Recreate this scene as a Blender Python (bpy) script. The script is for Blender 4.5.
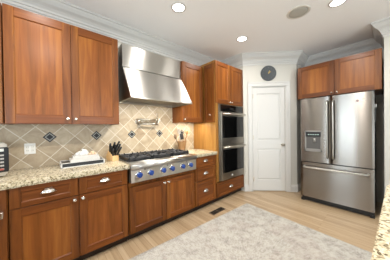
import bpy, bmesh, math, random
from mathutils import Vector, Matrix
random.seed(7)
for o in list(bpy.data.objects): bpy.data.objects.remove(o)
SC = bpy.context.scene
COL = SC.collection
PI = math.pi

# ------------------------------------------------------------------ camera
cam_d = bpy.data.cameras.new('camera'); cam = bpy.data.objects.new('camera', cam_d); COL.objects.link(cam)
cam_d.sensor_width = 36; cam_d.sensor_fit = 'HORIZONTAL'; cam_d.lens = 36*168.32/390; cam_d.clip_start = .02
rt = Vector((.75167, -.6594, -.01378)); up = Vector((.0162, -.00242, .99987)); fw = Vector((.65934, .75179, -.00886))
m = Matrix((rt, up, -fw)).transposed().to_4x4(); m.translation = Vector((0, 0, 1.32))
cam.matrix_world = m
SC.camera = cam
# ------------------------------------------------------------------ world, daylight, exposure
SC.view_settings.view_transform = 'Standard'; SC.view_settings.look = 'None'
SC.view_settings.gamma = 1; SC.view_settings.use_curve_mapping = False
SC.view_settings.exposure = -1.03
w = bpy.data.worlds.new('sky'); SC.world = w; w.use_nodes = True
nt = w.node_tree; bg = nt.nodes['Background']; sky = nt.nodes.new('ShaderNodeTexSky')
sky.sky_type = 'HOSEK_WILKIE'; sky.sun_direction = (-.5, .5, .6); sky.turbidity = 3
nt.links.new(sky.outputs[0], bg.inputs[0]); bg.inputs[1].default_value = 1.0

def area(name, loc, rot, sx, sy, power, col=(1, 1, 1), shape='RECTANGLE', spread=PI):
    d = bpy.data.lights.new(name, 'AREA'); d.shape = shape; d.size = sx; d.size_y = sy
    d.energy = power; d.color = col; d.spread = spread
    o = bpy.data.objects.new(name, d); o.location = loc; o.rotation_euler = rot; COL.objects.link(o); return o
CEIL = 2.815
DAY = (.82, .93, 1.0)
WX, WY = -3.4, -3.6          # rear wall, right-hand wall
# daylight through the two rear windows and the two on the right-hand wall
for yc, pw in ((-1.9, 150), (1.3, 160)):
    area('daylight_rear', (WX-.30, yc, 1.45), (0, -PI/2-.35, 0), 1.9, .9, pw, (.74, .88, 1.0))
for xc in (-1.5, 1.3):
    area('daylight_side', (xc, WY-.32, 1.45), (PI/2+.35, 0, 0), 1.5, 1.7, 215, DAY)

# ------------------------------------------------------------------ materials
def srgb(h):
    c = [int(h[i:i+2], 16)/255 for i in (0, 2, 4)]
    return tuple(x/12.92 if x <= .04045 else ((x+.055)/1.055)**2.4 for x in c)+(1,)
def mat(name, color='808080', rough=.5, metal=0, **kw):
    m = bpy.data.materials.new(name); m.use_nodes = True
    b = m.node_tree.nodes['Principled BSDF']
    b.inputs['Base Color'].default_value = srgb(color) if isinstance(color, str) else color
    b.inputs['Roughness'].default_value = rough; b.inputs['Metallic'].default_value = metal
    for k, v in kw.items(): b.inputs[k.replace('_', ' ')].default_value = v
    return m
class NT:
    def __init__(s, m): s.t = m.node_tree; s.b = s.t.nodes['Principled BSDF']
    def n(s, typ, **kw):
        x = s.t.nodes.new('ShaderNode'+typ)
        for k, v in kw.items():
            if k.startswith('i_'): x.inputs[int(k[2:]) if k[2:].isdigit() else k[2:].replace('_', ' ')].default_value = v
            else: setattr(x, k, v)
        return x
    def l(s, a, b): s.t.links.new(a, b)
    def math(s, op, a, b=None, c=None):
        x = s.n('Math', operation=op)
        for i, v in enumerate((a, b, c)):
            if v is None: continue
            if isinstance(v, (int, float)): x.inputs[i].default_value = v
            else: s.l(v, x.inputs[i])
        return x.outputs[0]
    def ramp(s, f, stops):
        r = s.n('ValToRGB'); e = r.color_ramp.elements
        while len(e) < len(stops): e.new(.5)
        for k, (p, c) in zip(e, stops): k.position = p; k.color = srgb(c)
        s.l(f, r.inputs[0]); return r.outputs[0]
    def mix(s, f, a, b, blend='MIX'):
        x = s.n('Mix', data_type='RGBA', blend_type=blend)
        for v, i in ((f, 0), (a, 6), (b, 7)):
            if isinstance(v, (int, float)): x.inputs[i].default_value = v
            elif isinstance(v, tuple): x.inputs[i].default_value = v
            else: s.l(v, x.inputs[i])
        return x.outputs[2]

def wood(name, grain, c0, c1, c2, rough=.34, fine=1.0):
    m = mat(name, c1, rough); N = NT(m)
    tc = N.n('TexCoord'); oi = N.n('ObjectInfo')
    mp = N.n('Mapping'); N.l(tc.outputs['Object'], mp.inputs[0])
    sc = [22*fine, 22*fine, 22*fine]; sc['xyz'.index(grain)] = 1.3
    mp.inputs['Scale'].default_value = sc
    cmb = N.n('CombineXYZ'); r = N.math('MULTIPLY', oi.outputs['Random'], 37.0)
    for i in range(3): N.l(r, cmb.inputs[i])
    N.l(cmb.outputs[0], mp.inputs['Location'])
    n1 = N.n('TexNoise', i_Scale=1.0, i_Detail=4.0, i_Roughness=.6, i_Distortion=.6); N.l(mp.outputs[0], n1.inputs['Vector'])
    n2 = N.n('TexNoise', i_Scale=.22, i_Detail=1.0); N.l(mp.outputs[0], n2.inputs['Vector'])
    f = N.math('ADD', N.math('MULTIPLY', n1.outputs[0], .6), N.math('MULTIPLY', n2.outputs[0], .4))
    c = N.ramp(f, [(.33, c0), (.5, c1), (.68, c2)])
    hs = N.n('HueSaturation'); N.l(c, hs.inputs['Color'])
    N.l(N.math('ADD', N.math('MULTIPLY', oi.outputs['Random'], .22), .89), hs.inputs['Value'])
    N.l(hs.outputs[0], N.b.inputs['Base Color'])
    N.b.inputs['Coat Weight'].default_value = .06; N.b.inputs['Specular IOR Level'].default_value = .25; N.b.inputs['Coat Roughness'].default_value = .25
    return m
WV = wood('cherry_wood_vertical', 'z', '4E2A10', '713F18', '8E5824')
WP = wood('cherry_wood_panel', 'z', '62370F', '82491C', '9D6228')
WS = wood('cherry_wood_lit_side', 'z', '7E5524', '9A6B33', 'AE8042')  # oven cabinet body: paler, yellower cherry with the strip light's glow put into the colour
WH = wood('cherry_wood_horizontal', 'x', '562E12', '733F19', '8E5526')
WHY = wood('cherry_wood_crosswise', 'y', '562E12', '733F19', '8E5526')
WPY = wood('cherry_panel_crosswise', 'z', '4E2A10', '713F18', '8E5824')
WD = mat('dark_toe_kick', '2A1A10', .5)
GAP = mat('dark_interior', '120C08', .7)
WALL = mat('wall_paint', 'C8C4BA', .6); CEILM = mat('ceiling_paint', 'F4F4F4', .7)
TRIM = mat('trim_paint', 'C9C7C2', .5)
BLACK = mat('black_plastic', '0C0C0C', .35)
GLASSB = mat('black_oven_glass', '0A0A0A', .06); GLASSB.node_tree.nodes['Principled BSDF'].inputs['Specular IOR Level'].default_value = .8
IRON = mat('cast_iron', '17171A', .5)
CHROME = mat('polished_nickel', 'E8E4DC', .16, 1)
NICKEL = mat('brushed_nickel', 'C4BCAE', .28, 1)
BLUE = mat('blue_knob', '123C86', .3); BLUE.node_tree.nodes['Principled BSDF'].inputs['Coat Weight'].default_value = .4
WHITE = mat('white_glaze', 'C9C6C0', .45); PAPER = mat('paper', 'D6D3CB', .6)
BEAD = mat('peach_bead', 'E9C6A4', .4)
LIGHTWOOD = wood('light_block_wood', 'z', 'C79A62', 'D9B07A', 'E4C291', .45)
WICKER = wood('tan_crock_wood', 'z', '7E5B3A', '967048', 'AA845C', .6)
SPOON = mat('spoon_wood', '8F6638', .5)
GRILLE = mat('speaker_grille', 'B4B1A8', .6)
SLATE = mat('slate_clock', '4A4E50', .55); GOLD = mat('gold_hands', 'D8B868', .35, .6)
def emis(name, c, s):
    m = mat(name, c, .4); b = m.node_tree.nodes['Principled BSDF']
    b.inputs['Emission Color'].default_value = srgb(c); b.inputs['Emission Strength'].default_value = s; return m
LENS = emis('lamp_lens', 'FFFAF2', 22); STRIPON = emis('lit_strip', 'FFE9C4', 14)
DISPLAY = emis('display_digits', 'BFD8C8', .5)

def steel(name, c='B9B4AC', rough=.3, aniso=.8, tan=(.98, .15, 0)):
    m = mat(name, c, rough, 1); N = NT(m)
    tg = N.n('CombineXYZ')
    for i in range(3): tg.inputs[i].default_value = tan[i]
    N.l(tg.outputs[0], N.b.inputs['Tangent'])
    N.b.inputs['Anisotropic'].default_value = aniso; N.b.inputs['Anisotropic Rotation'].default_value = .25
    tc = N.n('TexCoord'); mp = N.n('Mapping'); N.l(tc.outputs['Object'], mp.inputs[0]); mp.inputs['Scale'].default_value = (6, 6, 300)
    n = N.n('TexNoise', i_Scale=1.0, i_Detail=2.0); N.l(mp.outputs[0], n.inputs['Vector'])
    N.l(N.math('ADD', N.math('MULTIPLY', n.outputs[0], .03), rough-.015), N.b.inputs['Roughness'])
    return m
STEEL = steel('brushed_steel', 'BDBAB3', .32, 1.0); STEELD = steel('oven_steel', 'A8A298', .3, .5); HOODS = steel('hood_steel', 'C2C0BB', .36, 1.0)
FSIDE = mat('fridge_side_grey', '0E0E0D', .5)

def granite():
    m = mat('speckled_granite', 'CFC3A4', .16); N = NT(m)
    tc = N.n('TexCoord')
    v = N.n('TexVoronoi', i_Scale=105.0, i_Randomness=1.0); N.l(tc.outputs['Object'], v.inputs['Vector'])
    n = N.n('TexNoise', i_Scale=38.0, i_Detail=5.0, i_Roughness=.7); N.l(tc.outputs['Object'], n.inputs['Vector'])
    n3 = N.n('TexNoise', i_Scale=9.0, i_Detail=3.0); N.l(tc.outputs['Object'], n3.inputs['Vector'])
    sep = N.n('SeparateColor'); N.l(v.outputs['Color'], sep.inputs[0])
    f = N.math('ADD', N.math('MULTIPLY', sep.outputs[0], .45), N.math('MULTIPLY', n.outputs[0], .6))
    c = N.ramp(f, [(.28, '3A3026'), (.36, '7C705A'), (.46, 'B5A88C'), (.6, 'D0C5AA'), (.82, 'E0D8C5')])
    c2 = N.mix(N.math('MULTIPLY', n3.outputs[0], .35), c, srgb('A6966F'))
    N.l(c2, N.b.inputs['Base Color']); return m
GRAN = granite()
def planks():
    m = mat('oak_planks', 'C8A97E', .3); N = NT(m)
    tc = N.n('TexCoord'); mp = N.n('Mapping'); N.l(tc.outputs['Object'], mp.inputs[0]); mp.inputs['Rotation'].default_value = (0, 0, PI/2)
    br = N.n('TexBrick', offset=.37, i_Scale=1.0, i_Mortar_Size=.0012, i_Brick_Width=1.6, i_Row_Height=.062, i_Bias=0.0)
    br.inputs['Color1'].default_value = (0, 0, 0, 1); br.inputs['Color2'].default_value = (1, 1, 1, 1); br.inputs['Mortar'].default_value = (0, 0, 0, 1)
    N.l(mp.outputs[0], br.inputs['Vector'])
    mp2 = N.n('Mapping'); N.l(tc.outputs['Object'], mp2.inputs[0]); mp2.inputs['Scale'].default_value = (30, 1.6, 1)
    n = N.n('TexNoise', i_Scale=1.0, i_Detail=5.0, i_Distortion=.8); N.l(mp2.outputs[0], n.inputs['Vector'])
    f = N.math('ADD', N.math('MULTIPLY', br.outputs[0], .3), N.math('MULTIPLY', n.outputs[0], .62))
    c = N.ramp(f, [(.15, '92795B'), (.45, 'AE9677'), (.8, 'C4AF92')])
    c = N.mix(br.outputs['Fac'], c, srgb('7E5F3C'))
    N.l(c, N.b.inputs['Base Color']); return m
FLOORM = planks()
def tiles():
    m = mat('travertine_tiles', 'C9BBA2', .45); N = NT(m)
    tc = N.n('TexCoord'); s = N.n('SeparateXYZ'); N.l(tc.outputs['Object'], s.inputs[0])
    x = N.math('SUBTRACT', s.outputs[0], .02); z = N.math('SUBTRACT', s.outputs[2], 1.245)
    d = .237
    u = N.math('DIVIDE', N.math('ADD', x, z), d); v = N.math('DIVIDE', N.math('SUBTRACT', x, z), d)
    fu, fv = N.math('FLOOR', u), N.math('FLOOR', v)
    cu, cv = N.math('FRACT', u), N.math('FRACT', v)
    eu = N.math('MINIMUM', cu, N.math('SUBTRACT', 1.0, cu)); ev = N.math('MINIMUM', cv, N.math('SUBTRACT', 1.0, cv))
    g = N.math('LESS_THAN', N.math('MINIMUM', eu, ev), .022)
    cb = N.n('CombineXYZ'); N.l(fu, cb.inputs[0]); N.l(fv, cb.inputs[1])
    wn = N.n('TexWhiteNoise', noise_dimensions='2D'); N.l(cb.outputs[0], wn.inputs['Vector'])
    n = N.n('TexNoise', i_Scale=7.0, i_Detail=8.0, i_Roughness=.7, i_Distortion=1.2); N.l(tc.outputs['Object'], n.inputs['Vector'])
    f = N.math('ADD', N.math('MULTIPLY', wn.outputs[0], .24), N.math('MULTIPLY', n.outputs[0], .85))
    c = N.ramp(f, [(.22, '846D52'), (.42, 'A28E72'), (.62, 'B6A488'), (.85, 'CABBA2')])
    c = N.mix(g, c, srgb('D2C8B4')); N.l(c, N.b.inputs['Base Color'])
    bp = N.n('Bump', i_Strength=.35, i_Distance=.004); N.l(N.math('SUBTRACT', 1.0, g), bp.inputs['Height']); N.l(bp.outputs[0], N.b.inputs['Normal'])
    return m
TILE = tiles()
def rugmat():
    m = mat('distressed_rug', 'CFC8BC', .95); N = NT(m)
    tc = N.n('TexCoord')
    n = N.n('TexNoise', i_Scale=9.0, i_Detail=9.0, i_Roughness=.8); N.l(tc.outputs['Object'], n.inputs['Vector'])
    n2 = N.n('TexNoise', i_Scale=70.0, i_Detail=2.0); N.l(tc.outputs['Object'], n2.inputs['Vector'])
    n3 = N.n('TexNoise', i_Scale=1.6, i_Detail=3.0); N.l(tc.outputs['Object'], n3.inputs['Vector'])
    f = N.math('ADD', N.math('MULTIPLY', n.outputs[0], .7), N.math('MULTIPLY', n2.outputs[0], .3))
    c = N.ramp(f, [(.36, '837D75'), (.45, '9C978F'), (.54, 'AFABA2'), (.7, 'BAB6AD')])
    c = N.mix(N.math('MULTIPLY', N.math('GREATER_THAN', n3.outputs[0], .55), .12), c, srgb('9C8478'))
    N.l(c, N.b.inputs['Base Color'])
    bp = N.n('Bump', i_Strength=.6, i_Distance=.004); N.l(n2.outputs[0], bp.inputs['Height']); N.l(bp.outputs[0], N.b.inputs['Normal'])
    return m
RUG = rugmat()

# ------------------------------------------------------------------ mesh builder
class MB:
    def __init__(s): s.bm = bmesh.new(); s.mi = 0
    def _fin(s, faces, smooth=False):
        for f in faces: f.material_index = s.mi; f.smooth = smooth
    def box(s, a, b, bev=0.0, seg=1):
        x0, y0, z0 = [min(p, q) for p, q in zip(a, b)]; x1, y1, z1 = [max(p, q) for p, q in zip(a, b)]
        t = bmesh.new()
        bmesh.ops.create_cube(t, size=1, matrix=Matrix.Translation(((x0+x1)/2, (y0+y1)/2, (z0+z1)/2)) @ Matrix.Diagonal((x1-x0, y1-y0, z1-z0, 1)))
        if bev > 0: bmesh.ops.bevel(t, geom=t.edges[:], offset=min(bev, .45*min(x1-x0, y1-y0, z1-z0)), segments=seg, affect='EDGES', clamp_overlap=True)
        return s.merge(t)
    def merge(s, t, mtx=None, smooth=False):
        vm = {}
        for v in t.verts: vm[v] = s.bm.verts.new(mtx @ v.co if mtx else v.co)
        fs = []
        for f in t.faces:
            try: fs.append(s.bm.faces.new([vm[v] for v in f.verts]))
            except ValueError: pass
        s._fin(fs, smooth); t.free(); return s
    def prism(s, poly, ax, a, b, bev=0):
        """poly: 2-D outline, extruded along axis ax from a to b (remaining axes in xyz order)"""
        t = bmesh.new()
        def P(p, v):
            c = [p[0], p[1]]; c.insert('xyz'.index(ax), v); return c
        A = [t.verts.new(P(p, a)) for p in poly]; B = [t.verts.new(P(p, b)) for p in poly]
        n = len(poly); t.faces.new(A); t.faces.new(B)
        for i in range(n): t.faces.new((A[i], A[(i+1) % n], B[(i+1) % n], B[i]))
        bmesh.ops.recalc_face_normals(t, faces=t.faces)
        if bev: bmesh.ops.bevel(t, geom=t.edges[:], offset=bev, segments=2, affect='EDGES', clamp_overlap=True)
        return s.merge(t)
    def lathe(s, prof, c, axis=(0, 0, 1), n=24, smooth=True):
        """prof: (radius, height) pairs along axis from c"""
        t = bmesh.new(); rings = []
        for r, h in prof:
            if r < 1e-6: rings.append([t.verts.new((0, 0, h))])
            else: rings.append([t.verts.new((r*math.cos(2*PI*i/n), r*math.sin(2*PI*i/n), h)) for i in range(n)])
        for A, B in zip(rings, rings[1:]):
            for i in range(n):
                j = (i+1) % n
                if len(A) == 1 and len(B) == 1: continue
                if len(A) == 1: t.faces.new((A[0], B[i], B[j]))
                elif len(B) == 1: t.faces.new((A[i], A[j], B[0]))
                else: t.faces.new((A[i], A[j], B[j], B[i]))
        if len(rings[0]) > 1: t.faces.new(rings[0][::-1])
        if len(rings[-1]) > 1: t.faces.new(rings[-1])
        bmesh.ops.recalc_face_normals(t, faces=t.faces)
        q = Vector((0, 0, 1)).rotation_difference(Vector(axis).normalized()).to_matrix().to_4x4()
        return s.merge(t, Matrix.Translation(c) @ q, smooth)
    def tube(s, pts, r, n=10, smooth=True):
        pts = [Vector(p) for p in pts]; t = bmesh.new(); rings = []
        rad = r if isinstance(r, (list, tuple)) else [r]*len(pts)
        prev = None
        for i, p in enumerate(pts):
            d = (pts[min(i+1, len(pts)-1)]-pts[max(i-1, 0)]).normalized()
            if prev is None:
                a = d.orthogonal().normalized()
            else:
                a = (prev-d*prev.dot(d)).normalized()
            prev = a; b = d.cross(a)
            rings.append([t.verts.new(p+rad[i]*(math.cos(2*PI*k/n)*a+math.sin(2*PI*k/n)*b)) for k in range(n)])
        for A, B in zip(rings, rings[1:]):
            for k in range(n): t.faces.new((A[k], A[(k+1) % n], B[(k+1) % n], B[k]))
        t.faces.new(rings[0][::-1]); t.faces.new(rings[-1])
        bmesh.ops.recalc_face_normals(t, faces=t.faces)
        return s.merge(t, None, smooth)
    def ball(s, c, r, sx=1, sy=1, sz=1, n=16):
        t = bmesh.new(); bmesh.ops.create_uvsphere(t, u_segments=n, v_segments=n//2+2, radius=r)
        return s.merge(t, Matrix.Translation(c) @ Matrix.Diagonal((sx, sy, sz, 1)), True)
    def move(s, mtx): bmesh.ops.transform(s.bm, matrix=mtx, verts=s.bm.verts); return s
    def build(s, name, mats, parent=None, loc=(0, 0, 0)):
        me = bpy.data.meshes.new(name); s.bm.to_mesh(me); s.bm.free()
        for mm in (mats if isinstance(mats, (list, tuple)) else [mats]): me.materials.append(mm)
        o = bpy.data.objects.new(name, me); COL.objects.link(o); o.location = loc
        if parent: o.parent = parent
        return o
def tag(o, label=None, cat=None, group=None, kind=None):
    for k, v in (('label', label), ('category', cat), ('group', group), ('kind', kind)):
        if v: o[k] = v
    return o
def thing(name, label, cat, loc=(0, 0, 0), rz=0, group=None):
    o = bpy.data.objects.new(name, None); o.empty_display_size = .1; COL.objects.link(o)
    o.location = loc; o.rotation_euler = (0, 0, rz); return tag(o, label, cat, group)
def struct(mb, name, mats, loc=(0, 0, 0)): return tag(mb.build(name, mats, None, loc), kind='structure')
def copy_tree(o, parent=None):
    c = o.copy(); COL.objects.link(c)
    if parent: c.parent = parent
    for ch in list(o.children): copy_tree(ch, c)
    return c

# ------------------------------------------------------------------ room shell
WALLY = 2.58; XE = 3.07; SUM = 5.03; CX, CY = 3.82, 1.21; AX = 4.30; PX, PY = 3.68, .025
mb = MB(); mb.box((WX-.1, WY-.1, -.1), (AX+.1, WALLY+.1, 0)); struct(mb, 'floor', FLOORM)
mb = MB(); mb.box((WX-.1, WY-.1, CEIL), (AX+.1, WALLY+.1, CEIL+.1)); struct(mb, 'ceiling', CEILM)
mb = MB(); mb.box((WX-.1, WALLY, 0), (AX+.1, WALLY+.1, CEIL)); struct(mb, 'wall_left', WALL)
# pantry walls: short wall beside the ovens, diagonal wall with the door, return into the fridge alcove
mb = MB(); mb.box((XE, SUM-XE, 0), (XE+.1, WALLY, CEIL)); struct(mb, 'wall_pantry_side', WALL)
DL = math.hypot(CX-XE, (SUM-XE)-CY)
def diag(lx, out=0, z=0):      # local x along the diagonal wall from its oven end; out = towards the room
    s = 1/math.sqrt(2); return (XE+lx*s-out*s, SUM-XE-lx*s-out*s, z)
DR = -PI/4
mb = MB()   # local: x along, y negative = towards the room
d0, d1, dh = .125+.045, .125+.72, 2.165
mb.box((0, 0, 0), (d0, .1, CEIL)); mb.box((d1, 0, 0), (DL, .1, CEIL)); mb.box((d0, 0, dh), (d1, .1, CEIL))
wd = struct(mb, 'wall_diagonal', WALL, diag(0)); wd.rotation_euler = (0, 0, DR)
mb = MB(); mb.box((CX, CY, 0), (AX, CY+.1, CEIL)); struct(mb, 'wall_alcove_left', WALL)
mb = MB(); mb.box((AX, PY-.1, 0), (AX+.1, WALLY, CEIL)); struct(mb, 'wall_alcove_back', WALL)
mb = MB(); mb.box((PX, WY, 0), (AX+.1, PY, CEIL)); struct(mb, 'wall_pier', WALL)
def wall_with_windows(name, ax, at, lo, hi, centres, ww, z0=.55, z1=2.4):
    mb = MB(); segs = []; cur = lo
    def bx(a0, a1, za, zb):
        if ax == 'x': mb.box((at-.1, a0, za), (at, a1, zb))
        else: mb.box((a0, at-.1, za), (a1, at, zb))
    for c in centres:
        bx(cur, c-ww/2, 0, CEIL); bx(c-ww/2, c+ww/2, 0, z0); bx(c-ww/2, c+ww/2, z1, CEIL); cur = c+ww/2
    bx(cur, hi, 0, CEIL); struct(mb, name, WALL)
wall_with_windows('wall_rear', 'x', WX, WY, WALLY, (-1.9, 1.3), 1.0)
wall_with_windows('wall_right', 'y', WY, WX, PX, (-1.5, 1.3), 1.7)
for i, yc in enumerate((-1.9, 1.3)):
    mb = MB()
    for y0, y1, z0, z1 in ((-.5, -.45, .55, 2.4), (.45, .5, .55, 2.4), (-.5, .5, .55, .61), (-.5, .5, 2.34, 2.4), (-.5, .5, 1.45, 1.49), (-.02, .02, .55, 2.4)):
        mb.box((WX-.07, yc+y0, z0), (WX-.03, yc+y1, z1), .004)
    struct(mb, 'window_%d' % (i+1), TRIM)
for i, xc in enumerate((-1.5, 1.3)):
    mb = MB()
    for y0, y1, z0, z1 in ((-.85, -.79, .55, 2.4), (.79, .85, .55, 2.4), (-.85, .85, .55, .61), (-.85, .85, 2.34, 2.4), (-.85, .85, 1.45, 1.49), (-.02, .02, .55, 2.4)):
        mb.box((xc+y0, WY-.07, z0), (xc+y1, WY-.03, z1), .004)
    struct(mb, 'window_%d' % (i+3), TRIM)
# crown moulding swept along the wall line
def sweep(path, prof):
    """path: floor-plan points with the room on the right-hand side; prof: (out, z)"""
    mb = MB(); t = bmesh.new(); P = [Vector(p) for p in path]; rings = []
    for i, p in enumerate(P):
        dirs = []
        if i > 0: dirs.append((P[i]-P[i-1]).normalized())
        if i < len(P)-1: dirs.append((P[i+1]-P[i]).normalized())
        ns = [Vector((d.y, -d.x)) for d in dirs]
        n = ns[0] if len(ns) == 1 else (ns[0]+ns[1])/(1+ns[0].dot(ns[1]))
        rings.append([t.verts.new((p.x+n.x*o, p.y+n.y*o, z)) for o, z in prof])
    k = len(prof)
    for A, B in zip(rings, rings[1:]):
        for j in range(k): t.faces.new((A[j], A[(j+1) % k], B[(j+1) % k], B[j]))
    t.faces.new(rings[0]); t.faces.new(rings[-1])
    bmesh.ops.recalc_face_normals(t, faces=t.faces); mb.merge(t); return mb
crown = [(-.005, CEIL+.004), (.125, CEIL+.004), (.125, CEIL-.022), (.112, CEIL-.026), (.104, CEIL-.045), (.085, CEIL-.075), (.058, CEIL-.1), (.04, CEIL-.125), (.034, CEIL-.145), (.024, CEIL-.15), (.024, CEIL-.175), (.012, CEIL-.185), (.012, CEIL-.215), (-.005, CEIL-.215)]
struct(sweep([(WX, WALLY), (XE, WALLY), (XE, SUM-XE), (CX, CY), (AX, CY), (AX, PY), (PX, PY), (PX, WY)], crown), 'trim_1', TRIM)
base = [(-.004, 0), (.016, 0), (.016, .11), (.010, .128), (.006, .14), (-.004, .14)]
struct(sweep([diag(0)[:2], diag(.09)[:2]], base), 'baseboard_left', TRIM)
struct(sweep([diag(.905)[:2], (CX, CY), (CX+.2, CY)], base), 'baseboard_center', TRIM)
struct(sweep([(PX+.3, PY), (PX, PY), (PX, WY)], base), 'baseboard_right', TRIM)
# door casing
mb = MB()
for x0, x1 in ((d0-.085, d0), (d1, d1+.085)):
    mb.box((x0, -.018, 0), (x1, .0, dh), .005); mb.box((x0 if x0 < d0-.01 else x1-.02, -.026, 0), (x0+.02 if x0 < d0-.01 else x1, -.018, dh+.09), .003)
mb.box((d0-.085, -.018, dh), (d1+.085, 0, dh+.085), .005); mb.box((d0-.085, -.026, dh+.068), (d1+.085, -.018, dh+.09), .003)
mb.box((d0, -.0, 0), (d0+.012, .1, dh)); mb.box((d1-.012, 0, 0), (d1, .1, dh)); mb.box((d0, 0, dh-.012), (d1, .1, dh))
tr = struct(mb, 'trim_2', TRIM, diag(0)); tr.rotation_euler = (0, 0, DR)
# two-panel pantry door
a0, a1, dz0, dz1 = d0+.015, d1-.015, .012, dh-.015
mb = MB(); y0, y1 = .012, .05
panels = [(.86-.62, .88), (1.06, 2.02)]
sl, sr = a0+.085, a1-.085
mb.box((a0, y0, dz0), (sl, y1, dz1), .002); mb.box((sr, y0, dz0), (a1, y1, dz1), .002)
zz = [dz0, panels[0][0], panels[0][1], panels[1][0], panels[1][1], dz1]
for k in (0, 2, 4): mb.box((sl, y0, zz[k]), (sr, y1, zz[k+1]), .002)
for p0, p1 in panels:
    mb.box((sl-.004, y0+.012, p0-.004), (sr+.004, y1-.01, p1+.004))
    t = bmesh.new()
    a = [t.verts.new((x, y0+.012, z)) for x, z in ((sl+.012, p0+.012), (sr-.012, p0+.012), (sr-.012, p1-.012), (sl+.012, p1-.012))]
    b = [t.verts.new((x, y0+.003, z)) for x, z in ((sl+.035, p0+.035), (sr-.035, p0+.035), (sr-.035, p1-.035), (sl+.035, p1-.035))]
    for i in range(4): t.faces.new((a[i], a[(i+1) % 4], b[(i+1) % 4], b[i]))
    t.faces.new(b); bmesh.ops.recalc_face_normals(t, faces=t.faces); mb.merge(t)
dr = struct(mb, 'door_1', TRIM, diag(0)); dr.rotation_euler = (0, 0, DR)
dr['label'] = 'white two-panel pantry door in the diagonal wall'; dr['category'] = 'door'
mb = MB(); kx, kz = a1-.055, .965
mb.lathe([(.026, 0), (.026, .006), (.012, .01), (.011, .03), (.022, .04), (.028, .052), (.024, .066), (0, .07)], (kx, y0, kz), (0, -1, 0)); mb.build('door_knob', NICKEL, dr)
for hz in (.25, 1.12, 1.97):
    mb = MB(); mb.tube([(a0-.004, y0-.006, hz-.045), (a0-.004, y0-.006, hz+.045)], .0065, 8); mb.box((a0-.004, y0-.003, hz-.045), (a0+.022, y0+.001, hz+.045)); mb.build('hinge', NICKEL, dr)
mb = MB(); mb.box((a1-.004, y0-.004, kz-.03), (a1+.006, y0+.004, kz+.03)); mb.build('latch_plate', NICKEL, dr)

# ------------------------------------------------------------------ backsplash
mb = MB(); mb.box((-1.6, WALLY-.012, .90), (2.215, WALLY, 1.80)); bs = tag(mb.build('backsplash', TILE), 'beige diagonal stone tile backsplash behind the counter and cooktop', 'backsplash')
bs['kind'] = 'structure'
ABL = mat('accent_black', '121214', .5); AWH = mat('accent_grey', '9A978E', .5)
for k in range(-1, 5):
    mb = MB(); cx, cz, y = .02+.474*k, 1.245, WALLY-.012
    def dia(r, y0, y1):
        return [(cx-r, cz), (cx, cz-r), (cx+r, cz), (cx, cz+r)]
    for mi, r, th in ((0, .062, .003), (1, .046, .0042), (0, .033, .0054)):
        mb.mi = mi; mb.prism(dia(r, 0, 0), 'y', y-th, y)
    mb.build('accent_tile', [ABL, AWH], bs)

# ------------------------------------------------------------------ cabinets
FY, TY, UY, CTY = 1.965, 2.04, 2.24, 1.935       # base faces, toe kick, upper faces, counter front edge
def shaker(mb, x0, x1, z0, z1, y, th=.02, st=.06, rl=.065, vertical_panel=True):
    """front facing -Y, its face at y. slots: 0 vertical grain, 1 horizontal grain"""
    mb.mi = 0
    mb.box((x0, y, z0), (x0+st, y+th, z1), .0018); mb.box((x1-st, y, z0), (x1, y+th, z1), .0018)
    mb.mi = 1
    mb.box((x0+st, y, z0), (x1-st, y+th, z0+rl), .0018); mb.box((x0+st, y, z1-rl), (x1-st, y+th, z1), .0018)
    mb.mi = 2 if vertical_panel else 1
    mb.box((x0+st-.003, y+.009, z0+rl-.003), (x1-st+.003, y+th-.002, z1-rl+.003))
    # bevelled inner edge of the frame
    for (p, q) in (((x0+st, z0+rl), (x0+st, z1-rl)), ((x1-st, z0+rl), (x1-st, z1-rl))):
        s = 1 if p[0] == x0+st else -1
        mb.mi = 0; mb.prism([(p[0], y+.004), (p[0]+s*.007, y+.0095), (p[0], y+.0095)], 'z', p[1], q[1])
    for z, s in ((z0+rl, 1), (z1-rl, -1)):
        mb.mi = 1; mb.prism([(y+.004, z), (y+.0095, z+s*.007), (y+.0095, z)], 'x', x0+st, x1-st)
def knob(parent, c, axis=(0, -1, 0), r=.016):
    mb = MB(); mb.lathe([(r*.75, 0), (r*.75, .003), (r*.4, .006), (r*.38, .014), (r*.85, .02), (r, .026), (r*.8, .032), (0, .035)], c, axis, 20); return mb.build('knob', CHROME, parent)
def cup_pull(parent, x, y, z):
    mb = MB(); t = bmesh.new(); W, H, D = .05, .034, .028; n, k = 14, 7
    rows = []
    for j in range(k+1):
        b = (PI/2)*j/k; row = []
        for i in range(n+1):
            a = PI*i/n
            row.append(t.verts.new((x-W*math.cos(a)*math.cos(b)**.5 if j < k else x, y-D*math.sin(a)*math.cos(b), z-.012+H*math.sin(b))))
        rows.append(row)
    for A, B in zip(rows, rows[1:]):
        for i in range(n): t.faces.new((A[i], A[i+1], B[i+1], B[i]))
    bmesh.ops.remove_doubles(t, verts=t.verts, dist=1e-5); bmesh.ops.recalc_face_normals(t, faces=t.faces)
    bmesh.ops.solidify(t, geom=t.faces[:], thickness=.003)
    mb.merge(t, None, True); mb.box((x-W-.006, y-.003, z-.016), (x+W+.006, y, z-.010), .001); mb.box((x-.03, y-.003, z+.018), (x+.03, y, z+.027), .001)
    return mb.build('cup_pull', CHROME, parent)
def carcass(parent, x0, x1, y0, y1, z0, z1, toe=True, back=None):
    mb = MB(); mb.mi = 0; mb.box((x0, y0+.021, z0), (x1, y1, z1), .001)
    o = mb.build('body', [WV], parent)
    if toe:
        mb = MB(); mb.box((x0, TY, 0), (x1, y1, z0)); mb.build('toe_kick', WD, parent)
    return o
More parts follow.
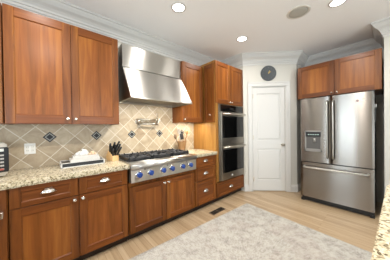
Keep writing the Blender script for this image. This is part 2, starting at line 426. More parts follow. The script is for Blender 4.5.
def base_cab(label, x0, x1, cols, stack=None, kn=None, front_top=.868, btm=.09, name='base_cabinet'):
    """cols: list of (xa, xb, [(kind, z0, z1, pull)]); pull = ('cup'|'knob', x, z)"""
    t = thing(name, label, 'cabinet', (x0, FY, 0)); O = Matrix.Translation((-x0, -FY, 0)); made = []
    carcass(t, x0, x1, FY, WALLY-.014, btm, front_top)
    for xa, xb, fr in cols:
        for kind, z0, z1, pull in fr:
            mb = MB(); hgt = z1-z0
            shaker(mb, xa+.0015, xb-.0015, z0, z1, FY, st=.062, rl=.066 if kind == 'door' else min(.042, hgt*.24), vertical_panel=(kind == 'door'))
            o = mb.build(kind, [WV, WH, WP], t); made.append(o)
            if pull[0] == 'cup': made.append(cup_pull(o, pull[1], FY, pull[2]))
            elif pull[0] == 'knob': made.append(knob(o, (pull[1], FY, pull[2])))
    for o in t.children:
        o.data.transform(O)
        for c in o.children: c.data.transform(O)
    return t
base_cab('cherry wood base cabinet with two doors and two cup-pulled drawers below the book tray', -.240, .690,
    [(-.234, .217, [('drawer', .695, .862, ('cup', .0, .79)), ('door', .095, .688, ('knob', .185, .66))]),
     (.221, .684, [('drawer', .695, .862, ('cup', .45, .79)), ('door', .095, .688, ('knob', .252, .66))])])
base_cab('cherry wood base cabinet with two doors directly under the cooktop knob panel', .700, 1.705,
    [(.706, 1.192, [('door', .095, .645, ('knob', 1.163, .605))]), (1.196, 1.699, [('door', .095, .645, ('knob', 1.228, .605))])], front_top=.69)
base_cab('narrow cherry wood stack of three drawers between cooktop and wall ovens', 1.712, 2.205,
    [(1.718, 2.199, [('drawer', .70, .862, ('cup', 1.945, .79)), ('drawer', .478, .693, ('cup', 1.945, .59)), ('drawer', .095, .471, ('cup', 1.945, .30))])], name='drawer_cabinet')
# unit at the left edge with a steel bar handle
t = thing('base_cabinet', 'cherry wood fronted unit at the left edge with a projecting steel bar handle', 'cabinet', (-.9, FY, 0)); O = Matrix.Translation((.9, -FY, 0))
carcass(t, -.9, -.246, FY, WALLY-.014, .09, .868)
mb = MB(); shaker(mb, -.894, -.250, .095, .862, FY, st=.07, rl=.07); fr = mb.build('door', [WV, WH, WP], t)
mb = MB()
for hx in (-.86, -.272): mb.box((hx-.012, FY-.06, .675), (hx+.012, FY, .705), .003)
mb.box((-.872, FY-.085, .665), (-.260, FY-.06, .715), .004); mb.build('bar_handle', CHROME, fr)
for o in t.children:
    o.data.transform(O)
    for c in o.children: c.data.transform(O)

def upper_cab(label, x0, x1, doors, z0, z1, y=UY, yb=WALLY-.014, name='wall_cabinet'):
    t = thing(name, label, 'cabinet', (x0, y, z0)); O = Matrix.Translation((-x0, -y, -z0))
    mb = MB(); mb.box((x0, y+.021, z0+.03), (x1, yb, z1), .001); mb.box((x0, y+.021, z0), (x1, y+.045, z0+.03)); mb.box((x0, y+.045, z0), (x0+.018, yb, z0+.03)); mb.box((x1-.018, y+.045, z0), (x1, yb, z0+.03))
    mb.build('body', WV, t)
    for xa, xb, kx in doors:
        mb = MB(); shaker(mb, xa, xb, z0+.004, z1-.004, y, st=.066, rl=.085); o = mb.build('door', [WV, WH, WP], t)
        if kx is not None: knob(o, (kx, y, z0+.055))
    for o in t.children:
        o.data.transform(O)
        for c in o.children: c.data.transform(O)
    return t
UB, UT = 1.385, 2.46
upper_cab('cherry wood wall cabinet at the far left edge above the microwave', -.80, -.292, [(-.797, -.295, None)], UB, UT)
upper_cab('large two-door cherry wood wall cabinet left of the steel range hood', -.286, .690, [(-.283, .200, .168), (.204, .687, .236)], UB, UT)
upper_cab('narrow cherry wood wall cabinet between range hood and tall oven cabinet', 1.708, 2.175, [(1.711, 2.172, 1.735)], 1.425, UT-.005)

# tall oven cabinet
TX0, TX1, TT = 2.215, 3.062, 2.515
t = thing('oven_cabinet', 'tall cherry wood cabinet that houses the double wall oven', 'cabinet', (TX0, FY, 0)); O = Matrix.Translation((-TX0, -FY, 0))
mb = MB()
yb = WALLY-.003
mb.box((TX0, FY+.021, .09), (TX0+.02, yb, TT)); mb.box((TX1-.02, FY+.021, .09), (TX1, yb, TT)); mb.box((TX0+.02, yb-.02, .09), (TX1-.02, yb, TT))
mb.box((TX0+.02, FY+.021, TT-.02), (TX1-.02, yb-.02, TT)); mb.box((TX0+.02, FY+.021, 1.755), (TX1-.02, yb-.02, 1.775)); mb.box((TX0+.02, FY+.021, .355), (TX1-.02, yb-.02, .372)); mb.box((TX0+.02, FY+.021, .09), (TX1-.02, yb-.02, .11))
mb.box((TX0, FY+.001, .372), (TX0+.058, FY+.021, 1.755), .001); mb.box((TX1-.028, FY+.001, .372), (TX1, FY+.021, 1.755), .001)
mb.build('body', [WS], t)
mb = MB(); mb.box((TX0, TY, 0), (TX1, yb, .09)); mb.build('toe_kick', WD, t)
xm = 2.628
for xa, xb, kx in ((TX0+.003, xm-.002, xm-.03), (xm+.002, TX1-.003, xm+.03)):
    mb = MB(); shaker(mb, xa, xb, 1.765, TT-.004, FY, st=.06, rl=.075); o = mb.build('door', [WV, WH, WP], t); knob(o, (kx, FY, 1.80))
mb = MB(); shaker(mb, TX0+.003, TX1-.003, .095, .35, FY, st=.062, rl=.05, vertical_panel=False); o = mb.build('drawer', [WV, WH, WP], t); cup_pull(o, 2.62, FY, .215)
# applied door panel on the side above the counter
mb = MB(); pa, pb, px = FY+.025, UY-.008, TX0-.0185
mb.mi = 0; mb.box((px, pa, 1.43), (TX0, pa+.05, 2.47), .0015); mb.box((px, pb-.05, 1.43), (TX0, pb, 2.47), .0015); mb.box((px+.008, pa+.05, 1.48), (TX0, pb-.05, 2.42))
mb.mi = 1; mb.box((px, pa+.05, 1.43), (TX0, pb-.05, 1.50), .0015); mb.box((px, pa+.05, 2.40), (TX0, pb-.05, 2.47), .0015)
o = mb.build('side_door', [WV, WHY], t); knob(o, (px, pa+.1, 1.56), (-1, 0, 0), .012)
for o in t.children:
    o.data.transform(O)
    for c in o.children: c.data.transform(O)

# double wall oven
OX0, OX1 = 2.276, 3.03
t = thing('double_oven', 'stainless double wall oven with dark glass doors in the tall cabinet', 'oven', ((OX0+OX1)/2, FY, .375)); O = Matrix.Translation((-(OX0+OX1)/2, -FY, -.375))
mb = MB(); mb.box((OX0, FY-.012, .375), (OX1, FY+.0, 1.75), .002); mb.box((OX0+.03, FY, .40), (OX1-.03, FY+.5, 1.73)); mb.build('housing', STEELD, t)
mb = MB(); mb.box((OX0+.045, FY-.022, 1.622), (OX1-.012, FY-.012, 1.742), .002); o = mb.build('control_panel', GLASSB, t)
mb = MB(); mb.box((2.58, FY-.0235, 1.66), (2.70, FY-.022, 1.70)); mb.build('display', BLACK, o)
def oven_door(z0, z1, g0, g1, hz):
    mb = MB(); mb.box((OX0+.045, FY-.035, z0), (OX1-.012, FY-.012, z1), .003); d = mb.build('oven_door', STEELD, t)
    mb = MB(); mb.box((OX0+.07, FY-.038, g0), (OX1-.03, FY-.034, g1), .0015); mb.build('glass', GLASSB, d)
    mb = MB(); mb.tube([(OX0+.055, FY-.078, hz), (OX1-.022, FY-.078, hz)], .0145, 14)
    for hx in (OX0+.10, OX1-.07): mb.box((hx-.012, FY-.078, hz-.009), (hx+.012, FY-.034, hz+.009), .002)
    mb.build('handle', NICKEL, d); return d
oven_door(1.02, 1.612, 1.14, 1.54, 1.578)
d = oven_door(.378, 1.008, .505, .93, .973)
mb = MB(); mb.lathe([(.022, 0), (.022, .0015), (0, .0015)], (2.62, FY-.0355, .435), (0, -1, 0)); mb.build('badge', WHITE, d)
for o in t.children:
    o.data.transform(O)
    for c in o.children: c.data.transform(O)

# ------------------------------------------------------------------ countertops
def counter(label, x0, x1, y0=CTY, y1=WALLY-.0125, z0=.868, z1=.918):
    mb = MB(); mb.box((x0, y0, z0+.008), (x1, y1, z1), .006, 2); mb.box((x0, y0+.008, z0), (x1, y1, z0+.012))
    return tag(mb.build('countertop', GRAN), label, 'countertop')
counter('speckled beige granite countertop left of the cooktop, holding microwave and knife block', -1.6, .700)
counter('short speckled beige granite countertop between cooktop and tall oven cabinet', 1.700, 2.212)

# ------------------------------------------------------------------ rangetop
RX0, RX1 = .706, 1.694
t = thing('gas_rangetop', 'stainless gas cooktop with black grates and six blue knobs', 'cooktop', ((RX0+RX1)/2, 1.93, .70)); O = Matrix.Translation((-(RX0+RX1)/2, -1.93, -.70))
mb = MB()
mb.box((RX0, 1.915, .703), (RX1, 1.95, .885), .003); mb.box((RX0, 1.95, .703), (RX1, 2.563, .90), .002)
mb.tube([(RX0, 1.925, .888), (RX1, 1.925, .888)], .036, 20)
mb.box((RX0, 1.925, .90), (RX1, 2.05, .924), .002); mb.box((RX0, 2.50, .90), (RX1, 2.563, .965), .004)
mb.box((RX0, 2.05, .90), (RX0+.02, 2.50, .924)); mb.box((RX1-.02, 2.05, .90), (RX1, 2.50, .924))
mb.build('body', STEEL, t)
mb = MB(); mb.box((RX0+.02, 2.05, .90), (RX1-.02, 2.50, .912)); mb.build('burner_pan', BLACK, t)
bx = [RX0+.02+(RX1-RX0-.04)*(k+.5)/3 for k in range(3)]; by = (2.165, 2.385)
for x in bx:
    for y in by:
        mb = MB(); mb.lathe([(.055, 0), (.055, .012), (.045, .018), (.045, .026), (.03, .032), (0, .032)], (x, y, .912)); mb.build('burner', IRON, t)
gw = (RX1-RX0-.04)/3
for x in bx:
    mb = MB(); h0, h1 = .938, .968; a, b = x-gw/2+.006, x+gw/2-.006; c, d = 2.055, 2.495
    for yy in (c, d-.016, (c+d)/2-.008): mb.box((a, yy, h0), (b, yy+.016, h1), .003)
    for xx in (a, b-.016): mb.box((xx, c, h0), (xx+.016, d, h1), .003)
    for y in by:
        for k in range(8):
            an = k*PI/4; p = Vector((x+.028*math.cos(an), y+.028*math.sin(an), h1-.008)); L = (.135 if k % 2 == 0 else .135); q = Vector((min(max(x+L*math.cos(an), a+.008), b-.008), min(max(y+.1*math.sin(an), c+.01), d-.01), h1-.008))
            mb.tube([p, q], .0075, 6, False)
    for xx in (a+.01, b-.01):
        for yy in (c+.01, d-.01): mb.box((xx-.01, yy-.01, .912), (xx+.01, yy+.01, h0+.004), .002)
    for xx in (a+.02, (a+b)/2-.06, (a+b)/2+.06, b-.02):
        for yy in (c+.008, d-.008, (c+d)/2): mb.box((xx-.008, yy-.008, h1-.004), (xx+.008, yy+.008, h1+.012), .003)
    mb.build('grate', IRON, t)
for x in (.80, .945, 1.12, 1.255, 1.435, 1.575):
    mb = MB(); mb.lathe([(.044, 0), (.044, .006), (.038, .01), (.036, .01), (0, .01)], (x, 1.915, .788), (0, -1, 0)); kb = mb.build('knob_bezel', CHROME, t)
    mb = MB(); mb.lathe([(.031, .0), (.031, .022), (.027, .03), (0, .031)], (x, 1.905, .788), (0, -1, 0)); mb.box((x-.006, 1.862, .76), (x+.006, 1.88, .816), .003); mb.build('knob', BLUE, kb)
for x in (.8725, 1.1875, 1.505):
    mb = MB(); mb.box((x-.003, 1.9125, .845), (x+.003, 1.915, .86)); mb.box((x-.012, 1.9132, .834), (x+.012, 1.915, .84)); mb.build('marking', BLACK, t)
for o in t.children:
    o.data.transform(O)
    for c in o.children: c.data.transform(O)

# ------------------------------------------------------------------ hood
HX0, HX1 = .752, 1.703
t = thing('range_hood', 'large stainless steel range hood flaring out above the cooktop', 'range hood', ((HX0+HX1)/2, 2.29, 1.72)); O = Matrix.Translation((-(HX0+HX1)/2, -2.29, -1.72))
mb = MB()
mb.box((HX0, 2.285, 2.155), (HX1, WALLY-.001, 2.452), .002)
mb.build('chimney', HOODS, t)
out = [(WALLY-.013, 1.745), (2.03, 1.745), (2.03, 1.70), (1.996, 1.70), (1.996, 1.715), (2.272, 2.14), (WALLY-.013, 2.155)]
mb = MB(); mb.prism(out, 'x', HX0, HX1, .0)
cn = mb.build('canopy', HOODS, t)
mb = MB()
mb.box((HX0, 2.52, 1.70), (HX1, WALLY-.014, 1.746), .003)
mb.box((HX0, 2.031, 1.70), (HX0+.025, 2.52, 1.746)); mb.box((HX1-.025, 2.031, 1.70), (HX1, 2.52, 1.746)); mb.build('lower_rim', STEEL, t)
for k in range(3):
    a = HX0+.035+k*.297; mb = MB()
    for j in range(11): mb.box((a+.006+j*.026, 2.14, 1.727), (a+.02+j*.026, 2.51, 1.744), .002)
    mb.box((a, 2.13, 1.74), (a+.29, 2.515, 1.7455)); mb.build('baffle_filter', STEELD, t)
for x in (.95, 1.47):
    mb = MB(); mb.lathe([(.04, 0), (.04, .008), (0, .01)], (x, 2.085, 1.745), (0, 0, -1)); mb.build('hood_lamp', STRIPON, t)
    area('hood_glow', (x, 2.10, 1.73), (0, 0, 0), .07, .07, 12, (1, .97, .92), 'DISK')
for o in t.children: o.data.transform(O)
# pot filler on the tile
t = thing('pot_filler', 'folded nickel pot filler tap on the tile above the cooktop', 'tap', (1.06, WALLY-.012, 1.43)); O = Matrix.Translation((-1.06, -(WALLY-.012), -1.43))
wy = WALLY-.012
mb = MB(); mb.lathe([(.042, 0), (.042, .006), (.03, .012), (.018, .016), (.018, .055), (0, .055)], (1.06, wy, 1.44), (0, -1, 0)); mb.tube([(1.06, wy-.05, 1.385), (1.06, wy-.05, 1.49)], .015, 12); mb.build('wall_mount', NICKEL, t)
mb = MB(); mb.tube([(1.06, wy-.05, 1.47), (1.36, wy-.07, 1.47)], .0155, 12); mb.tube([(1.06, wy-.05, 1.40), (1.3, wy-.085, 1.40), (1.36, wy-.07, 1.415)], .013, 12); mb.build('arm', NICKEL, t)
mb = MB(); mb.tube([(1.36, wy-.07, 1.385), (1.36, wy-.07, 1.50)], .017, 12); mb.tube([(1.36, wy-.07, 1.50), (1.36, wy-.07, 1.585)], .007, 10); mb.tube([(1.355, wy-.075, 1.44), (1.325, wy-.16, 1.445), (1.32, wy-.175, 1.43), (1.32, wy-.175, 1.38)], .011, 12); mb.build('spout', NICKEL, t)
MB().tube([(1.06, wy-.065, 1.44), (1.10, wy-.11, 1.44)], .007, 8).build('lever', NICKEL, t); MB().tube([(1.36, wy-.085, 1.46), (1.42, wy-.1, 1.465)], .007, 8).build('lever', NICKEL, t)
for o in t.children: o.data.transform(O)

# ------------------------------------------------------------------ refrigerator + cabinet above
FX = 3.45; F0, F1 = .115, 1.035; FB = FX+.70
t = thing('refrigerator', 'stainless french-door refrigerator with ice dispenser and bottom freezer drawer', 'refrigerator', (FX, (F0+F1)/2, 0)); O = Matrix.Translation((-FX, -(F0+F1)/2, 0))
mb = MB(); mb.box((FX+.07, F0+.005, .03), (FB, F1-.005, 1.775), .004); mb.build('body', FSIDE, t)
mb = MB(); mb.box((FX+.03, F0+.01, .015), (FX+.07, F1-.01, .085), .004); mb.box((FX+.02, F0, .0), (FX+.08, F0+.05, .05), .004); mb.box((FX+.02, F1-.05, 0), (FX+.08, F1, .05), .004); mb.build('base_grille', BLACK, t)
def bowed(mb, y0, y1, z0, z1, bow=.018, n=10, yc=None, half=None):
    """door slab facing -X, front gently bowed across its width"""
    yc = (y0+y1)/2 if yc is None else yc; half = (y1-y0)/2 if half is None else half
    pts = [(FX+.062, y0), (FX+.062, y1)]
    for i in range(n+1):
        y = y1+(y0-y1)*i/n; k = (y-(y0+y1)/2)/((y1-y0)/2)
        edge = .012*max(0, (abs(k)-.93)/.07)**2
        pts.append((FX-bow*(1-((y-yc)/half)**2)+edge, y))
    mb.prism(pts, 'z', z0, z1)
ym = .603
FST = steel('fridge_steel', '87817A', .22, .98, (.15, .98, 0))
DY0, DY1, DZ0, DZ1 = .715, .965, .895, 1.255
# left door (pieces around the dispenser recess, which is built in)
mb = MB(); bowed(mb, ym+.003, F1, .715, 1.815, .003, 20); ld = mb.build('door', FST, t)
mb = MB(); xf = FX-.010
mb.box((xf, DY0, DZ0), (FX+.01, DY0+.022, DZ1), .004); mb.box((xf, DY1-.022, DZ0), (FX+.01, DY1, DZ1), .004); mb.box((xf, DY0, DZ1-.025), (FX+.01, DY1, DZ1), .004); mb.box((xf, DY0, DZ0), (FX+.01, DY1, DZ0+.04), .004)

mb.tube([(FX-.012, (DY0+DY1)/2-.02, DZ1-.13), (FX-.016, (DY0+DY1)/2-.02, DZ1-.2)], .018, 12); mb.box((FX-.016, DY0+.03, DZ0+.035), (FX-.012, DY1-.03, DZ0+.05), .002)
ds = mb.build('dispenser', mat('dispenser_grey', '8A8680', .4, .3), ld)
mb = MB(); mb.box((xf-.003, DY0+.015, DZ1-.105), (FX, DY1-.015, DZ1-.022), .003); pn = mb.build('display_panel', BLACK, ds)
MB().box((FX-.0045, DY0+.022, DZ0+.04), (FX+.0, DY1-.022, DZ1-.105)).build('recess', mat('recess_grey', '4E4B47', .4), ds)
mb = MB()
for k in range(5): mb.box((xf-.0045, DY0+.045+k*.034, DZ1-.072), (xf-.003, DY0+.061+k*.034, DZ1-.062))
mb.build('indicator', DISPLAY, pn)
mb = MB(); bowed(mb, F0, ym-.003, .715, 1.815, .003, 20); rd = mb.build('door', FST, t)
mb = MB(); bowed(mb, F0, F1, .09, .70, .004, 24); fz = mb.build('freezer_drawer', FST, t)
def vhandle(parent, y):
    mb = MB(); mb.tube([(FX-.012, y, .80), (FX-.05, y, .815), (FX-.058, y, .86), (FX-.058, y, 1.68), (FX-.05, y, 1.725), (FX-.012, y, 1.74)], .0125, 12); mb.build('handle', STEEL, parent)
vhandle(ld, ym+.038); vhandle(rd, ym-.038)
mb = MB(); zz = .625
mb.tube([(FX-.002, F1-.06, zz), (FX-.062, F1-.065, zz), (FX-.075, F1-.11, zz), (FX-.078, ym, zz), (FX-.075, F0+.11, zz), (FX-.062, F0+.065, zz), (FX-.002, F0+.06, zz)], .016, 12); mb.build('handle', STEEL, fz)
# maker's badge on the right door
bmx = FX-.003
mb = MB(); mb.lathe([(.019, 0), (.019, .003), (0, .003)], (bmx, .285, 1.70), (-1, 0, 0)); b1 = mb.build('emblem', mat('emblem_maroon', 'B09C9A', .5, 0), rd)
cu = bpy.data.curves.new('emblem_letters', 'FONT'); cu.body = 'LG'; cu.size = .048; cu.extrude = .001; cu.align_x = 'LEFT'; cu.align_y = 'CENTER'
tx = bpy.data.objects.new('emblem_letters', cu); COL.objects.link(tx)
dg = bpy.context.evaluated_depsgraph_get(); me = bpy.data.meshes.new_from_object(tx.evaluated_get(dg)); bpy.data.objects.remove(tx)
me.transform(Matrix(((0, 0, -1, bmx-.001), (-1, 0, 0, .258), (0, 1, 0, 1.70), (0, 0, 0, 1)))); me.materials.clear(); me.materials.append(mat('letters_grey', '86827C', .4))
lt = bpy.data.objects.new('emblem_letters', me); COL.objects.link(lt); lt.parent = rd
for h0, h1 in ((F0-.004, F0+.07), (F1-.07, F1)):
    mb = MB(); mb.box((FX+.03, h0, 1.815), (FX+.12, h1, 1.835), .004); mb.box((FX+.07, h0+.02, 1.773), (FX+.12, h1-.02, 1.816)); mb.build('hinge_cover', BLACK, t)
for o in t.children_recursive: o.data.transform(O)
# small clip with a strap on the fridge side
t = thing('magnet_clip', 'small pale clip with a dark strap on the right side of the refrigerator', 'clip', (3.60, F0+.005, 1.50))
mb = MB(); mb.box((-.015, -.022, .09), (.02, 0, .14), .004); mb.build('clip', WHITE, t)
mb = MB(); mb.box((-.008, -.014, -.12), (.016, -.002, .095), .004); mb.build('strap', mat('grey_strap', '4A4A48', .6), t)
# cabinet over the fridge
KX = 3.66; K0, K1, KB, KT, KM = .045, 1.14, 1.858, 2.455, .585
t = thing('wall_cabinet', 'two-door cherry wood wall cabinet above the refrigerator', 'cabinet', (KX, (K0+K1)/2, KB)); O = Matrix.Translation((-KX, -(K0+K1)/2, -KB))
mb = MB(); mb.box((KX+.021, K0, KB), (AX-.001, K1, KT), .001); mb.build('body', WPY, t)
for ya, yb_, ky in ((KM+.002, K1-.002, KM+.035), (K0+.002, KM-.002, KM-.035)):
    mb = MB(); st, rl = .07, .075; z0, z1 = KB+.004, KT-.004
    mb.mi = 0; mb.box((KX, ya, z0), (KX+.02, ya+st, z1), .0018); mb.box((KX, yb_-st, z0), (KX+.02, yb_, z1), .0018); mb.mi = 2; mb.box((KX+.009, ya+st-.003, z0+rl-.003), (KX+.018, yb_-st+.003, z1-rl+.003))
    mb.mi = 1; mb.box((KX, ya+st, z0), (KX+.02, yb_-st, z0+rl), .0018); mb.box((KX, ya+st, z1-rl), (KX+.02, yb_-st, z1), .0018)
    o = mb.build('door', [WV, WHY, WP], t); knob(o, (KX, ky, KB+.04), (-1, 0, 0), .014)
for o in t.children_recursive: o.data.transform(O)

# ------------------------------------------------------------------ island beside the camera
t = thing('kitchen_island', 'granite topped kitchen island at the bottom right corner', 'island', (.4, -.469, 0), math.radians(-1.75))
mb = MB(); t2 = bmesh.new(); ex, ey, r = 1.80-.4, .012+.5, .10
poly = [(-1.3, ey), (-1.3, -.55)]+[(ex, -.55)]+[(ex-r+r*math.cos(a), ey-r+r*math.sin(a)) for a in [k*PI/16 for k in range(9)]]
mb.prism(poly, 'z', .878, .918, .005); mb.build('granite_top', GRAN, t)
mb = MB(); mb.box((-1.2, -.45, .09), (ex-.06, ey-.05, .878), .002); mb.build('body', WV, t)
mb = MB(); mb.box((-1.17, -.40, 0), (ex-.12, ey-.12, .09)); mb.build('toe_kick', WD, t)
for k in range(5):
    a = -1.19+k*.505
    if a+.5 > ex-.05: break
    mb = MB(); shaker(mb, a, a+.495, .1, .86, 0); mb.move(Matrix.Translation((0, ey-.05, 0)) @ Matrix.Diagonal((1, -1, 1, 1)) @ Matrix.Translation((0, .0-.02, 0))); bmesh.ops.reverse_faces(mb.bm, faces=mb.bm.faces); mb.move(Matrix.Translation((0, 0, 0))); mb.build('panel', [WV, WH, WP], t)

# ------------------------------------------------------------------ rug, floor vent
mb = MB(); mb.box((-1.30, -.84, 0), (1.30, .84, .010), .004); rg = mb.build('area_rug', RUG); rg.location = (1.245, .845, .001); rg.rotation_euler = (0, 0, math.radians(-3.2))
tag(rg, 'pale grey distressed area rug on the oak floor', 'rug')
t = thing('floor_vent', 'dark metal floor register near the drawer cabinet', 'vent', (2.02, 1.785, 0))
mb = MB(); mb.box((-.15, -.052, 0), (.15, .052, .003), .001); mb.build('plate', mat('vent_plate', '6A5E50', .45, .4), t)
mb = MB()
for s in (-1, 1):
    for k in range(9): mb.box((s*.068-.058+k*.0135, -.042, .003), (s*.068-.058+k*.0135+.007, .042, .006))
mb.build('louvres', mat('vent_dark', '2E2B28', .5, .4), t)

# ------------------------------------------------------------------ things on the counter
CT = .918
# microwave
t = thing('microwave', 'stainless countertop microwave with black button panel at the left edge', 'microwave', (-.550, 2.265, CT), .30); W2 = .255
mb = MB(); mb.box((-W2, -.13, .012), (W2, .155, .30), .012, 2); mb.build('casing', steel('microwave_steel', 'C2BAAE', .3, .4), t)
for fx in (-.2, .2):
    for fy in (-.09, .11):
        mb = MB(); mb.lathe([(.015, 0), (.015, .013), (0, .013)], (fx, fy, 0)); mb.build('foot', BLACK, t)
mb = MB(); mb.box((-W2+.02, -.142, .04), (.10, -.13, .27), .004); mb.build('door', GLASSB, t)
mb = MB(); mb.box((.112, -.142, .045), (W2+.006, -.128, .262), .008, 3); pn = mb.build('button_panel', BLACK, t)
mb = MB(); mb.box((.15, -.1435, .226), (.23, -.142, .25)); mb.build('display', mat('pale_display', 'C9CCC6', .4), pn)
mb = MB()
for r_ in range(5):
    for c_ in range(3): mb.box((.14+c_*.034, -.1435, .066+r_*.03), (.162+c_*.034, -.142, .080+r_*.03))
mb.build('buttons', [mat('button_grey', 'A6A29C', .5)], pn)
mb = MB(); mb.box((.20, -.1436, .064), (.228, -.142, .078)); mb.build('start_button', mat('red_button', 'A04A3C', .5), pn)
# tray with books and ornament
TRx, TRy = .308, 2.365
t = thing('tray', 'low black tray with silver edges under the white books', 'tray', (TRx, TRy, CT)); a, b, hh = .208, .115, .052
mb = MB(); mb.box((-a+.006, -b+.006, .004), (a-.006, b-.006, hh-.006)); mb.build('base', BLACK, t)
mb = MB()
for z0, z1 in ((0, .007), (hh-.007, hh)):
    mb.box((-a, -b, z0), (a, -b+.008, z1), .001); mb.box((-a, b-.008, z0), (a, b, z1), .001); mb.box((-a, -b+.008, z0), (-a+.008, b-.008, z1), .001); mb.box((a-.008, -b+.008, z0), (a, b-.008, z1), .001)
for sx in (-1, 1):
    for sy in (-1, 1): mb.box((sx*a, sy*b, 0), (sx*(a-.012), sy*(b-.010), hh), .001)
mb.build('silver_edge', mat('silver_paint', 'CFCDC8', .4, .0), t)
zb = CT+hh
def book(label, x, y, z, w, d, h, rz):
    t = thing('book', label, 'book', (x, y, z), rz, 'white books on the black tray')
    mb = MB(); mb.box((-w/2, -d/2, 0), (w/2, d/2, .003), .001); mb.box((-w/2, -d/2, h-.003), (w/2, d/2, h), .001); mb.box((-w/2, -d/2, 0), (w/2, -d/2+.004, h), .001); mb.build('cover', WHITE, t)
    mb = MB(); mb.box((-w/2+.005, -d/2+.004, .003), (w/2-.005, d/2-.005, h-.003)); mb.build('pages', PAPER, t)
book('larger white book lying flat at the bottom of the stack on the black tray', TRx+.017, TRy-.015, zb, .285, .175, .031, .02)
book('smaller white book on top of the stack, under the white shell', TRx+.025, TRy-.012, zb+.031, .25, .155, .026, -.03)
zt = zb+.057
t = thing('shell_ornament', 'white folded shell-like ornament on the top white book', 'ornament', (TRx-.01, TRy-.01, zt))
mb = MB(); tb = bmesh.new(); nu, nv = 40, 10; rows = []
for j in range(nv+1):
    v = j/nv; row = []
    for i in range(nu):
        u = 2*PI*i/nu; rad = (.066*math.cos(v*PI/2)**.7+.0)*(1+.16*math.cos(7*u)*(1-.7*v)); row.append(tb.verts.new((rad*math.cos(u), .62*rad*math.sin(u), .055*math.sin(v*PI/2)*(1+.22*math.cos(u)+.08*math.cos(5*u)))))
    rows.append(row)
for A, B in zip(rows, rows[1:]):
    for i in range(nu): tb.faces.new((A[i], A[(i+1) % nu], B[(i+1) % nu], B[i]))
tb.faces.new(rows[0][::-1]); bmesh.ops.remove_doubles(tb, verts=tb.verts, dist=1e-4); bmesh.ops.recalc_face_normals(tb, faces=tb.faces); mb.merge(tb, None, True); mb.build('shell', WHITE, t)
t = thing('bead_garland', 'peach wooden bead garland beside the white shell on the books', 'beads', (TRx+.095, TRy-.03, zt))
mb = MB(); random.seed(3)
for k in range(16):
    an = k*2*PI/8; rr = .012+.021*(k < 8); mb.ball((rr*math.cos(an), rr*.8*math.sin(an), .009+(.016 if k >= 8 else 0)), .0098, n=10)
mb.build('beads', BEAD, t)
# knife block
KBx, KBy = .640, 2.36
t = thing('knife_block', 'light wood knife block with black handled knives beside the cooktop', 'knife block', (KBx, KBy, CT), .25)
mb = MB(); mb.prism([(-.06, 0), (.075, 0), (.10, .05), (.05, .125), (-.06, .062)], 'x', -.043, .043, .003); mb.build('block', LIGHTWOOD, t)
random.seed(5); dv = Vector((0, -.5, .87)).normalized()
for r_, (y, z) in enumerate(((-.04, .073), (-.005, .093), (.03, .113))):
    for k in range(3):
        x = -.027+k*.027; p = Vector((x, y-.004, z-.004)); L = (.115, .135, .15)[r_]+.012*((k*7+r_*3) % 3-1)
        t_ = Vector((.26*(k-1), 0, 0)); d2 = (dv+t_*.8).normalized()
        mb = MB(); mb.tube([p, p+d2*.02, p+d2*L*.6, p+d2*L], [.0095, .0115, .0125, .0115], 8); kn = mb.build('knife_handle', BLACK, t)
# utensil crock
UX, UYc = 1.825, 2.445
t = thing('utensil_crock', 'tan slatted wooden crock on the counter right of the cooktop', 'utensil holder', (UX, UYc, CT))
mb = MB(); mb.lathe([(.055, 0), (.084, .175), (.078, .175), (.05, .008), (0, .008)], (0, 0, 0), n=28, smooth=False); mb.build('pot', WICKER, t)
CB = mat('crock_band', '8C6B46', .5)
for z, r_ in ((.03, .060), (.15, .0795)): MB().lathe([(r_, -.006), (r_+.0025, -.006), (r_+.0025, .006), (r_, .006)], (0, 0, z), n=28).build('band', CB, t)
def utensil(name, label, cat, m, sx, sy, dx, dy, L, head, hm=None):
    t = thing(name, label, cat, (UX+sx, UYc+sy, CT+.012), 0, 'utensils in the tan crock')
    d = Vector((dx, dy, L)); tip = d
    mb = MB(); mb.tube([(0, 0, 0), d*.6, d*.85], [.007, .007, .0065], 8); mb.build('shaft', m, t)
    mb = MB(); c = d*.93; ang = math.atan2(dx, L)
    if head == 'spoon': mb.ball((0, 0, 0), .034, .85, .35, 1.4)
    elif head == 'spatula': mb.box((-.036, -.004, -.05), (.036, .004, .055), .004)
    elif head == 'slotted':
        for k in range(4): mb.box((-.03+k*.017, -.003, -.035), (-.03+k*.017+.009, .003, .045), .002)
        mb.box((-.03, -.003, .038), (.03, .003, .05), .002); mb.box((-.03, -.003, -.045), (.03, .003, -.033), .002)
    mb.move(Matrix.Translation(c) @ Matrix.Rotation(ang, 4, 'Y')); mb.build('head', hm or m, t)
DARKU = mat('dark_utensil', '2A2826', .5)
utensil('serving_spoon', 'dark serving spoon leaning left in the tan crock', 'utensil', mat('brown_spoon', '6B553E', .5), -.026, .004, -.115, .01, .27, 'spoon')
utensil('turner', 'dark flat turner standing second from left in the tan crock', 'utensil', NICKEL, -.012, -.022, -.05, -.06, .27, 'spatula', DARKU)
utensil('slotted_turner', 'tall pale slotted turner in the middle of the tan crock', 'utensil', mat('pale_utensil', '8E8A84', .4), .0, .028, .0, .06, .37, 'slotted')
utensil('wooden_spoon', 'wooden spoon leaning right in the tan crock', 'utensil', SPOON, .014, -.014, .075, -.04, .34, 'spoon')
utensil('spatula', 'cream spatula leaning furthest right in the tan crock', 'utensil', mat('cream_utensil', 'B9A88C', .5), .028, .006, .125, .02, .33, 'spatula')
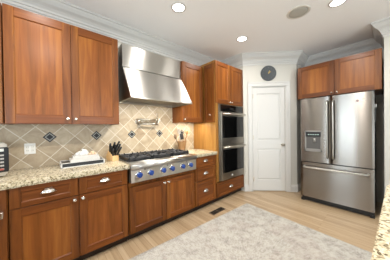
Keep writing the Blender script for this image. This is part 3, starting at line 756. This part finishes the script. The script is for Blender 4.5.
# power outlet plate
t = thing('wall_outlet', 'white double wall plate with outlets on the tile right of the microwave', 'outlet', (-.145, WALLY-.012, 1.125))
mb = MB(); mb.box((-.044, -.006, -.058), (.044, 0, .058), .003); mb.build('plate', mat('outlet_white', 'F0EEE8', .4), t)
for x in (-.021, .021):
    mb = MB(); mb.box((x-.015, -.008, -.034), (x+.015, -.005, .034), .0015); sk = mb.build('socket', mat('socket_cream', 'E4E0D6', .4), t)
    for z in (-.018, .018):
        for q in (-.006, .005): MB().box((x+q, -.0086, z-.005), (x+q+.002, -.0078, z+.005)).build('slot', BLACK, sk)

# ------------------------------------------------------------------ clock, speaker, lamps
t = thing('wall_clock', 'round dark slate wall clock above the pantry door', 'clock', diag(.505, .0, 2.43), DR)
mb = MB(); mb.lathe([(.155, 0), (.155, .018), (.145, .022), (.141, .018), (0, .018)], (0, 0, 0), (0, -1, 0), 40); mb.build('face', SLATE, t)
CM = mat('clock_marks', '8A8F90', .5)
for k in range(12):
    a = k*PI/6; MB().tube([(.108*math.sin(a), -.0195, .108*math.cos(a)), (.118*math.sin(a), -.0195, .118*math.cos(a))], .003, 6).build('hour_mark', CM, t)
mb = MB(); mb.tube([(0, -.022, 0), (.02, -.022, .055)], [.009, .004], 6); mb.ball((0, -.02, 0), .012, sy=.4); mb.build('hour_hand', GOLD, t)
mb = MB(); mb.tube([(0, -.024, 0), (.045, -.024, .035)], [.008, .003], 6); mb.build('minute_hand', GOLD, t)
t = thing('ceiling_speaker', 'round grey ceiling speaker grille in front of the pantry door', 'speaker', (2.48, .757, CEIL))
mb = MB(); mb.lathe([(.135, 0), (.133, .006), (.112, .009), (.108, .004)], (0, 0, 0), (0, 0, -1), 40); mb.build('rim', mat('speaker_rim', 'D6D2C8', .5), t)
mb = MB(); mb.lathe([(.109, 0), (.109, .005), (.07, .008), (0, .009)], (0, 0, 0), (0, 0, -1), 40); mb.build('grille', GRILLE, t)
def can(x, y, label, power=17):
    t = thing('recessed_light', label, 'ceiling light', (x, y, CEIL), 0, 'recessed ceiling lights')
    mb = MB(); mb.lathe([(.092, 0), (.09, .006), (.072, .009), (.07, .0)], (0, 0, 0), (0, 0, -1), 36); mb.build('trim_ring', TRIM, t)
    mb = MB(); mb.lathe([(.07, 0), (.07, .003), (0, .004)], (0, 0, 0), (0, 0, -1), 36); mb.build('lens', LENS, t)
    area('can_beam', (x, y, CEIL-.02), (0, 0, 0), .14, .14, power, (1, .955, .90), 'DISK', math.radians(174))
can(1.24, 1.69, 'lit recessed ceiling light nearest the range hood')
can(2.48, 1.60, 'lit recessed ceiling light in front of the tall oven cabinet')
can(2.64, .386, 'lit recessed ceiling light in front of the refrigerator', 26)
can(-.05, 1.66, 'lit recessed ceiling light above the left cabinets', 17)
can(.0, .38, 'lit recessed ceiling light above the camera end of the island', 62)
can(-1.35, 1.66, 'lit recessed ceiling light at the far left behind the camera', 28)
can(1.74, .38, 'lit recessed ceiling light above the island', 56)
# under-cabinet strips
def strip(label, x0, x1, z, m, power=0):
    t = tag(MB().box((x0, 2.30, z-.016), (x1, 2.36, z), .003).build('cabinet_light', m), label, 'light strip', 'under-cabinet light strips')
    if power: area('cabinet_glow', ((x0+x1)/2, 2.33, z-.02), (0, 0, 0), x1-x0-.04, .04, power, (1, .95, .86))
strip('unlit slim light strip under the large left wall cabinet', -.05, .50, UB+.029, WHITE)
strip('lit light strip under the narrow wall cabinet right of the hood', 1.76, 2.13, 1.425+.029, STRIPON, 9)
